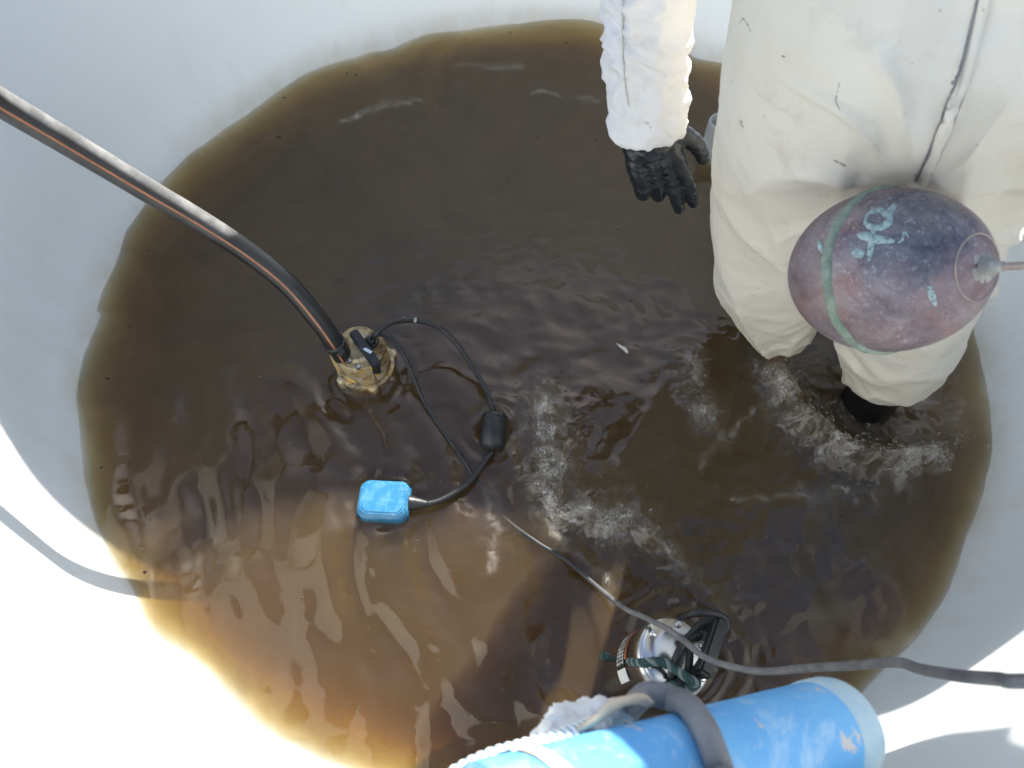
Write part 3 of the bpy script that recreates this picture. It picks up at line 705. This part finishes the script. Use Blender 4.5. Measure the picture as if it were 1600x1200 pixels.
h0, h1 = at(551, 518, PT + .035), at(590, 573, PT + .022)
bar("handle", h0, h1, .017, .013, M_black, p1, bev=.0028)
for t in (.12, .86):
    q = h0.lerp(h1, t); bar("handle_post", q - Vector((0, 0, .001)), q - Vector((0, 0, .035)), .012, .014, M_black, p1, up=(1, .3, 0), bev=.002)
q = h0.lerp(h1, .58); bar("handle_clip", q + Vector((-.0095, .006, .0068)), q + Vector((.0095, -.006, .0068)), .006, .0012, M_steel, p1, bev=.0004)
gp = at(581, 536, PT + .012)
lathe("cable_gland", [(.0115, -.012), (.0115, .004), (.0085, .006), (.0085, .012), (.005, .014)], gp, M_black, p1, n=24)
lathe("gland_washer", [(.0135, -.003), (.016, -.003), (.016, .002), (.0135, .002)], gp, M_rust, p1, n=24, close=False)
for (x, y, dx) in ((560, 575, 0), (566, 533, 0), (546, 566, 0)):
    lathe("bolt", [(.0045, 0), (.0045, .006), (.0001, .007)], at(x, y, PT + .012), M_steel_d, p1, n=8)
# outlet elbow at the hose end
hc = at(533, 550, PT - .01)
lathe("outlet", [(.019, -.05), (.021, -.03), (.021, .0), (.018, .006), (.018, .018)], hc, M_brass, p1, n=32)
bv1 = bvh_of([o for o in p1.children if o.name.startswith("body")][0])
for poly in ([(580, 572), (585, 578), (590, 586)], [(541, 588), (547, 594), (556, 597)], [(545, 596), (549, 600), (552, 604)]):
    strip_on("yellow_sticker", bv1, poly, .011 if poly[0][0] > 570 else .006, M_yellow, p1, .0006, True, 4, .0006, .3)
strip_on("rust_streak", bv1, [(571, 552), (580, 575), (589, 597)], .003, M_rust, p1, .0005, False, 5, .0005, .4)
# hose: dry and dusty high up, wet near the pump
hp = [(-110, 97, .70), (-55, 128, .65), (0, 160, .60), (78, 206, .54), (155, 252, .475), (235, 300, .405), (315, 347, .335), (390, 396, .27), (450, 445, .215), (495, 497, .16), (520, 532, .115), (535, 555, PT + .005)]
hpath = [Vector((-1.03, .14, .98)), Vector((-.93, .10, 1.055)), Vector((-.84, .06, .97))] + [at(x, y, z) for x, y, z in hp]
dh = empty("discharge_hose", hpath[-1], "black plastic hose with orange stripe arching from the wall to the yellowed pump", "hose")
hpc = catmull(hpath, 12)
hose_r = [.0185] * 30
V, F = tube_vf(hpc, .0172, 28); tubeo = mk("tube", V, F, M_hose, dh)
# stripe: a narrow raised line along the hose's upper side
fr_ = frames(hpc); V = []; F = []
for p, (t, n_, b2) in zip(hpc, fr_):
    vv = (CAM - p).normalized(); vv = (vv - t * vv.dot(t)).normalized(); s = t.cross(vv)
    base = (vv * .93 - s * .32).normalized() if s.y > 0 else (vv * .93 + s * .32).normalized()
    s2 = t.cross(base)
    for a in (-.11, -.07, .07, .11): V.append(p + (base * math.cos(a) + s2 * math.sin(a)) * (.0172 + (.0006 if abs(a) < .1 else -.0004)))
for i in range(len(hpc) - 1):
    for k in range(3): F.append((i * 4 + k, i * 4 + k + 1, i * 4 + k + 5, i * 4 + k + 4))
mk("stripe", V, F, M_orange, dh)
e0 = hpc[-6]; e1 = hpc[-1] + Vector((0, 0, -.01))
tube("clamp_bolt", [at(527, 528, PT + .050), at(530, 542, PT + .042), at(536, 555, PT + .036)], [.005, .006, .0075], M_black, dh, 10)
V, F = tube_vf([hpc[-12], hpc[-9]], .0192, 24); mk("clamp", V, F, M_black, dh)

# =================================================================== float switch, its weight and cable
fs = empty("float_switch", at(600, 782, 0), "bright blue float switch floating on short black cable with black weight", "float switch")
S = 1 / FPX
def octa(c, ux, uy, hx, hy, ch, z0, z1, ins):
    V = []; F = []
    o = [(hx, hy - ch), (hx - ch, hy), (-hx + ch, hy), (-hx, hy - ch), (-hx, -hy + ch), (-hx + ch, -hy), (hx - ch, -hy), (hx, -hy + ch)]
    L = [(z0, ins), (z0 + .006, 0), (z1 - .008, 0), (z1, ins)]
    for zz, i_ in L:
        for a, b2 in o: V.append(c + ux * (a * (1 - i_ / hx)) + uy * (b2 * (1 - i_ / hy)) + Vector((0, 0, zz)))
    for l in range(3):
        for k in range(8): F.append((l * 8 + k, l * 8 + (k + 1) % 8, l * 8 + 8 + (k + 1) % 8, l * 8 + 8 + k))
    F.append(tuple(range(7, -1, -1))); F.append(tuple(24 + k for k in range(8))); return V, F
fc = at(600, 782, .012); ux = (at(640, 785, .012) - at(560, 780, .012)).normalized(); uy = Vector((0, 0, 1)).cross(ux)
ux = Vector((ux.x, ux.y, .04)).normalized()
V, F = octa(fc, ux, uy, .043, .0335, .011, -.030, .014, .007)
bm = bmesh.new(); me = mesh("t", V, F); bm.from_mesh(me); bmesh.ops.bevel(bm, geom=bm.edges[:], offset=.0022, segments=2, affect='EDGES'); cas = from_bm("casing", bm, M_switch, fs, False)
V, F = octa(fc, ux, uy, .0445, .035, .0115, -.009, -.001, .001); mk("casing_seam", V, F, M_switch, fs, False)
gx = fc + ux * .042
tube("gland", [gx + Vector((0, 0, -.006)), gx + ux * .014 + Vector((0, 0, -.007)), gx + ux * .032 + Vector((0, 0, -.008))], [.0135, .012, .0095, .006], M_black, fs, 18)
c0 = gx + ux * .03 + Vector((0, 0, -.008))
wt0, wt1 = at(773, 646, .022), at(769, 700, .010)
tube("cable", [c0, at(690, 781, .006), at(728, 758, .005), at(754, 726, .006), wt1 + Vector((0, -.005, -.004))], .0052, M_black, fs, 12)
tube("cable", [gp + Vector((0, 0, .008)), at(590, 519, .105), at(610, 505, .105), at(640, 500, .09), at(675, 506, .075), at(705, 527, .055), at(733, 565, .035), at(757, 605, .026), at(767, 632, .024), wt0 + Vector((0, .004, 0))], .0047, M_black, fs, 12, 12)
for a, b2 in ((632, 500), (649, 501)):
    q = at(a, b2, .0885); V, F = tube_vf([q - Vector((.003, 0, 0)), q + Vector((.003, 0, 0))], .0056, 12); mk("cable_tie", V, F, M_steel_d, fs)
wa = (wt1 - wt0).normalized(); wl_ = (wt1 - wt0).length
lathe("counterweight", [(.010, -.002), (.020, .001), (.0225, .005), (.0225, .009), (.0215, .010), (.0225, .012), (.0225, wl_ - .006), (.019, wl_ - .001), (.010, wl_ + .004), (.0001, wl_ + .005)], wt0, M_black, fs, wa, 36)

M_pcable, nt, b = newmat("cable_rubber"); co = texco(nt)
c = mixc(nt, ramp(nt, noise_n(nt, 45, 6, .65, co), [(.35, 0), (.7, 1)]), (.10, .10, .105), (.22, .215, .21))
wet = ramp(nt, math_n(nt, 'ADD', sep_z(nt, co)[0], math_n(nt, 'MULTIPLY', noise_n(nt, 20, 3, .5, co), .06)), [(.10, 1), (.16, 0)])
c = mixc(nt, wet, c, (.016, .017, .019)); nt.links.new(c, b.inputs["Base Color"]); b.inputs["Roughness"].default_value = .5
bump(nt, b, noise_n(nt, 200, 4, .6, co), .2, .002)
# =================================================================== power cable from the pump across the tank
cpix = [(583, 527, .075), (600, 524, .08), (625, 545, .065), (645, 585, .035), (660, 622, .010), (678, 652, .004), (705, 692, .001), (730, 728, -.004), (765, 782, -.018), (795, 815, -.012), (840, 848, .0045), (885, 876, .008), (935, 918, .03), (975, 950, .075), (1010, 966, .12), (1045, 984, .165), (1072, 1004, .19), (1100, 1026, .20), (1140, 1041, .22), (1195, 1049, .27), (1260, 1044, .35), (1330, 1040, .43), (1400, 1035, .51), (1440, 1046, .56), (1500, 1056, .62), (1560, 1061, .68), (1620, 1064, .73)]
cp = [gp + Vector((0, 0, .006))] + [at(*q) for q in cpix]
end = cp[-1]; cp += [Vector((end.x + .08, end.y - .01, .86)), Vector((.46, -.74, 1.0)), Vector((.53, -.80, 1.025)), Vector((.60, -.88, .9))]
pc = tag(tube("power_cable", cp, [.0036, .0036, .0036, .0036, .0038, .0042, .0046, .0048, .0048, .0048], M_pcable, None, 14, 10), "worn grey power cable crossing above the steel pump to the right wall", "cable")

# =================================================================== stainless pump
sb = at(1037, 1042, 0); SR = .056; ST = .105
sp_ = empty("stainless_pump", (sb.x, sb.y, -.15), "shiny stainless steel pump with black handle standing near the blue pipe", "pump")
lathe("casing", [(SR * .95, -.15), (SR, -.145), (SR, ST - .018), (SR * 1.02, ST - .016), (SR * 1.02, ST - .006), (SR * .985, ST - .001), (SR * .96, ST)], sb, M_steel, sp_, n=64)
lathe("lid", [(SR * .955, ST - .002), (SR * .955, ST + .003), (SR * .90, ST + .006), (SR * .55, ST + .008), (.0001, ST + .008)], sb, M_steel, sp_, n=64)
LZ = ST + .008
for k in range(6):
    a = R_(20 + 60 * k); q = sb + Vector((math.cos(a) * SR * .8, math.sin(a) * SR * .8, ST + .005))
    lathe("bolt", [(.0055, 0), (.0055, .003), (.0042, .005), (.0001, .0055)], q, M_steel, sp_, n=12)
hA, hB = at(1120, 968, LZ + .045), at(1082, 1060, LZ + .045)
bar("handle", hA, hB, .020, .022, M_black, sp_, bev=.004)
for t in (.10, .90):
    q = hA.lerp(hB, t); bar("handle_post", q - Vector((0, 0, .005)), q - Vector((0, 0, .056)), .018, .018, M_black, sp_, up=(1, .2, 0), bev=.003)
tube("cable_loop", [at(1060, 965, LZ + .015), at(1075, 960, LZ + .05), at(1110, 960, LZ + .055), at(1128, 972, LZ + .05), at(1118, 995, LZ + .035), at(1090, 985, LZ + .02), at(1068, 1000, LZ + .012)], .0055, M_black, sp_, 12)
tube("cable_loop", [at(1042, 1060, LZ + .008), at(1045, 1030, LZ + .03), at(1058, 1010, LZ + .035), at(1068, 1025, LZ + .03), at(1066, 1055, LZ + .018), at(1050, 1072, LZ + .01)], .0055, M_black, sp_, 12)
tube("cable_loop", [at(1070, 1000, LZ + .01), at(1090, 975, LZ + .03), at(1108, 972, LZ + .04), at(1100, 1000, LZ + .02)], .005, M_black, sp_, 12)
lathe("cable_gland", [(.014, -.001), (.014, .008), (.010, .010), (.010, .022), (.005, .024)], at(1106, 1044, LZ - .002), M_black, sp_, n=24)
def curved_patch(name, c, rad, a0, a1, z0, z1, mat, parent, n=14):
    V = []; F = []
    for i in range(n + 1):
        a = R_(a0 + (a1 - a0) * i / n)
        for zz in (z0, z1): V.append(c + Vector((math.cos(a) * rad, math.sin(a) * rad, zz)))
    for i in range(n): F.append((i * 2, i * 2 + 2, i * 2 + 3, i * 2 + 1))
    return mk(name, V, F, mat, parent)
LR = SR + .0006
lab = curved_patch("label_plate", sb, LR, 128, 186, .028, .056, M_label, sp_)
curved_patch("label_stripe", sb, LR + .0001, 122, 176, .0565, .0625, M_orange_l, sp_)
curved_patch("label_plate", sb, LR, 187, 206, .028, .056, M_white, sp_, 6)
for i in range(9):
    a = 132 + i * 5.6
    for z0 in (.031, .037, .043, .049):
        curved_patch("print_line", sb, LR + .0004, a, a + random.uniform(2.2, 4.6), z0, z0 + random.uniform(.0022, .0040), M_white, lab, 2)
for i in range(6):
    a = 130 + i * 7; curved_patch("print_line", sb, LR + .0006, a, a + 4, .0575, .0600, M_rust, lab, 2)
tilt = Euler((R_(-4), R_(17), 0)).to_matrix(); piv = Vector((sb.x, sb.y, LZ))
sp_.rotation_euler = tilt.to_euler(); sp_.location = piv + tilt @ (sp_.location - piv)
# green rope tied through the handle
def rope(name, path, rad, mats, label, cat):
    e = empty(name, path[0], label, cat); P = catmull(path, 14); fr2 = frames(P)
    L = [0]
    for a, b2 in zip(P[:-1], P[1:]): L.append(L[-1] + (b2 - a).length)
    for k, m in enumerate(mats):
        q = [p + (n_ * math.cos(l * 2 * math.pi / .022 + k * 2 * math.pi / len(mats)) + b2 * math.sin(l * 2 * math.pi / .022 + k * 2 * math.pi / len(mats))) * rad * .52 for p, (t, n_, b2), l in zip(P, fr2, L)]
        V, F = tube_vf(q, rad * .62, 8); mk("strand", V, F, m, e)
    return e
M_rope1 = simple("green_rope", (.035, .085, .08), .8, 0, .4, 90, .4); M_rope2 = simple("pale_rope_strand", (.20, .25, .24), .8, 0, .3, 90, .4)
rope("rope", [at(940, 1024, .000), at(958, 1029, .006), at(982, 1033, .075), at(1004, 1036, .135), at(1030, 1034, LZ + .032), at(1056, 1046, LZ + .030), at(1075, 1060, LZ + .040), at(1088, 1068, LZ + .03), at(1075, 1075, LZ + .012), at(1055, 1070, LZ + .016), at(1040, 1075, LZ + .01)], .0060, [M_rope1, M_rope2, M_rope1], "dark green twisted rope knotted to the handle of the steel pump", "rope")

# =================================================================== blue pipe and what is tied to it
BPa, BPb = dep(640, 1345, .40), dep(1312, 1140, .60)
pdir = (BPb - BPa).normalized(); PRr = .0395
startp = BPa + pdir * .045
bpe = empty("blue_pipe", BPb, "thick scuffed blue pipe slanting down over the near rim into the tank", "pipe")
prof = [(PRr * .86, 0), (PRr, .0005)]
plen = (BPb - startp).length
for k in range(1, 20): prof.append((PRr * (1 + .012 * mnoise.noise(Vector((k * .7, 0, 0)))), (plen - .028) * k / 20))
prof += [(PRr, plen - .030), (PRr * 1.0, plen - .028)]
lathe("tube", prof, startp, M_blue, bpe, pdir, 48, close=False)
lathe("pipe_end", [(PRr * .995, plen - .029), (PRr * 1.03, plen - .027), (PRr * 1.035, plen - .010), (PRr * .99, plen - .002), (PRr * .92, plen), (PRr * .86, plen - .001), (PRr * .85, plen - .03), (PRr * .85, plen - .12)], startp, M_pale, bpe, pdir, 48, close=False)
lathe("inner_lining", [(PRr * .84, plen - .10), (.0001, plen - .101)], startp, M_pale, bpe, pdir, 32, close=False)
def on_pipe(s, a, off=0):
    x, y, z = basis(pdir); return startp + pdir * s + (x * math.cos(a) + y * math.sin(a)) * (PRr + off)
def pipe_pt(px, py, off):                    # nearest point on the pipe's outside to a sight line
    v = ray(px, py).normalized(); best = None
    for s in np.linspace(0, plen, 160):
        for a in np.linspace(0, 2 * math.pi, 72, endpoint=False):
            p = on_pipe(s, a, off); w = p - CAM; t = w.dot(v); e = (w - v * t).length + .02 * t
            if best is None or e < best[0]: best = (e, p, s, a)
    return best
# grey hose looped over the pipe
e, p, s0, a0 = pipe_pt(1075, 1100, .012)
x, y, z = basis(pdir)
lp = [dep(978, 1122, .60), dep(988, 1104, .565), dep(1012, 1084, .535)] + [pipe_pt(a_, b_, .0086)[1] for a_, b_ in ((1048, 1086), (1078, 1106), (1100, 1140), (1118, 1180), (1132, 1220))]
lp += [dep(1150, 1275, .36), Vector((.085, -.865, 1.0)), Vector((.09, -.90, 1.028)), Vector((.095, -.96, 1.0)), Vector((.10, -.975, .7))]
gh = tag(tube("grey_hose", lp, .0086, M_greyhose, None, 18, 6), "bent grey rubber hose hooked over the blue pipe", "hose")
# ribbed white hose with blue windings beside the pipe
rp = [Vector((-.24, -.955, .9)), Vector((-.22, -.90, 1.024)), Vector((-.18, -.845, .97)), Vector((-.14, -.83, .86)), dep(600, 1310, .44), dep(690, 1240, .46), dep(760, 1200, .475), dep(830, 1178, .49), dep(890, 1160, .505), dep(935, 1140, .52)]
rb = empty("ribbed_hose", rp[7], "white ribbed hose with thin blue windings beside the blue pipe", "hose")
RP = catmull(rp, 26); Lr = len(RP)
V, F = tube_vf(RP, .0100, 20, rfun=lambda i, a: 1 + .07 * math.cos(i * 2 * math.pi / 5)); mk("sheath", V, F, M_foam, rb)
M_bluewind = simple("blue_winding", (.12, .38, .62), .6, 0, .2, 60, .1)
for i in range(7, Lr - 8, 5):
    t = (RP[i + 1] - RP[i - 1]).normalized(); V, F = tube_vf([RP[i] - t * .0009, RP[i] + t * .0009], .00995, 20); mk("winding", V, F, M_bluewind, rb)
# frayed white cloth stuffed between hose and pipe
def rag(name, P, rad, label, mat, seed, amp=.5):
    V, F = chain_vf(P, rad, 20, 12)
    me = union(name, [(V, F)], .0028, 1); o = Vector((seed, seed * 2, 0))
    displace(me, lambda c, n_: rad[0] * amp * (1.0 * mnoise.noise(c * 60 + o) + .8 * mnoise.noise(c * 150 + o) + .7 * abs(mnoise.noise(c * 300 + o))))
    return tag(link(name, me, mat), label, "cloth")
rag("rag", [dep(850, 1152, .52), dep(890, 1134, .535), dep(925, 1122, .55), dep(960, 1112, .56), dep(985, 1112, .565)], [.012, .014, .013, .010, .008], "frayed white rag wedged between ribbed hose and blue pipe", M_foam, 3)
V = []
ts = [dep(905, 1140, .505), dep(935, 1122, .50), dep(955, 1103, .50), dep(975, 1096, .505), dep(998, 1092, .51), dep(1015, 1100, .52)]
tag(tube("strap", ts, [.004, .0065, .0075, .006, .006, .004], M_cream, None, 12, 8, squash=.5), "cream coloured strap end poking up beside the grey hose", "strap")
e, p, s1, a1 = pipe_pt(850, 1180, .001)
V = []; F = []
for k in range(22):
    a = a1 - 1.4 + k * .13
    for j, w in enumerate((-.006, .006)): V.append(startp + pdir * (s1 + w + .03 * (k / 22 - .5)) + (x * math.cos(a) + y * math.sin(a)) * (PRr + .0012))
for k in range(21): F.append((k * 2, k * 2 + 1, k * 2 + 3, k * 2 + 2))
mk("tape", V, F, M_cream, bpe)

# =================================================================== small things
gs = at(1112, 238, 0)
V, F = lathe_vf([(.026, -.15), (.026, .085), (.024, .09), (.020, .088), (.020, .03), (.0001, .03)], gs, (0, 0, 1), 28)
tag(mk("grey_pipe", V, F, M_grey_pvc), "short grey plastic pipe standing in water beside the coverall leg", "pipe")
q = at(972, 546, 0); q.z = wz(q.x, q.y) + .001
tag(tube("plastic_scrap", [q + Vector((-.009, .012, 0)), q + Vector((-.003, .004, .003)), q + Vector((.004, .0, .002)), q + Vector((.010, -.008, 0))], [.002, .004, .005, .0035], M_scrap, None, 10, 6, squash=.5), "pale curled plastic scrap floating in the middle of the brown water", "scrap")
# dark flecks along the water's edge
V = []; F = []
rs = random.Random(11)
for i in range(70):
    if i < 22: a = R_(rs.uniform(70, 235)); r = .845 - abs(rs.gauss(.03, .05))
    else: a = rs.uniform(0, 6.28); r = rs.uniform(.1, .8)
    cx, cy_ = r * math.cos(a), r * math.sin(a)
    if r > .83: continue
    s = rs.uniform(.0008, .0026) * (2 if rs.random() < .06 else 1); zz = wz(cx, cy_) + .0006; o = len(V); rot = rs.uniform(0, 6.28)
    m = 6
    for k in range(m):
        an = rot + 2 * math.pi * k / m; rr = s * rs.uniform(.6, 1.4); V.append((cx + rr * 1.5 * math.cos(an), cy_ + rr * math.sin(an), zz))
    V.append((cx, cy_, zz + s * .5)); 
    for k in range(m): F.append((o + k, o + (k + 1) % m, o + m))
tag(mk("floating_flecks", V, F, M_fleck), "tiny dark flecks floating on the brown water", "debris", kind="stuff")
# droplets and bubbles thrown up by the boots and the breaking band
V = []; F = []
def drop(c, r):
    o = len(V); v, f = ball_vf(c, r, (1, 1, rs.uniform(.8, 1.4)), 10); V.extend(v); F.extend(tuple(i + o for i in q_) for q_ in f)
def along(P, t):
    seg = t * (len(P) - 1); i = min(int(seg), len(P) - 2); k = seg - i; return P[i][0] * (1 - k) + P[i + 1][0] * k, P[i][1] * (1 - k) + P[i + 1][1] * k
for P, cnt, sp2, hh in ((CROWN, 420, .020, .030), (BAND, 190, .018, .010), (SIDE, 50, .02, .008)):
    for i in range(cnt):
        X, Y = along(P, rs.random()); X += rs.gauss(0, sp2); Y += rs.gauss(0, sp2)
        if math.hypot(X, Y) > .835: continue
        drop(Vector((X, Y, wz(X, Y) + rs.random() ** 2 * hh)), rs.uniform(.0006, .0026) * (1.5 if rs.random() < .08 else 1))
for i in range(90):
    a = rs.uniform(0, 6.28); r = .8 * math.sqrt(rs.random()); X, Y = r * math.cos(a), r * math.sin(a)
    drop(Vector((X, Y, wz(X, Y))), rs.uniform(.0008, .0022))
tag(mk("splash_droplets", V, F, M_drop), "clear droplets and bubbles splashed up round the boots", "droplets", kind="stuff")
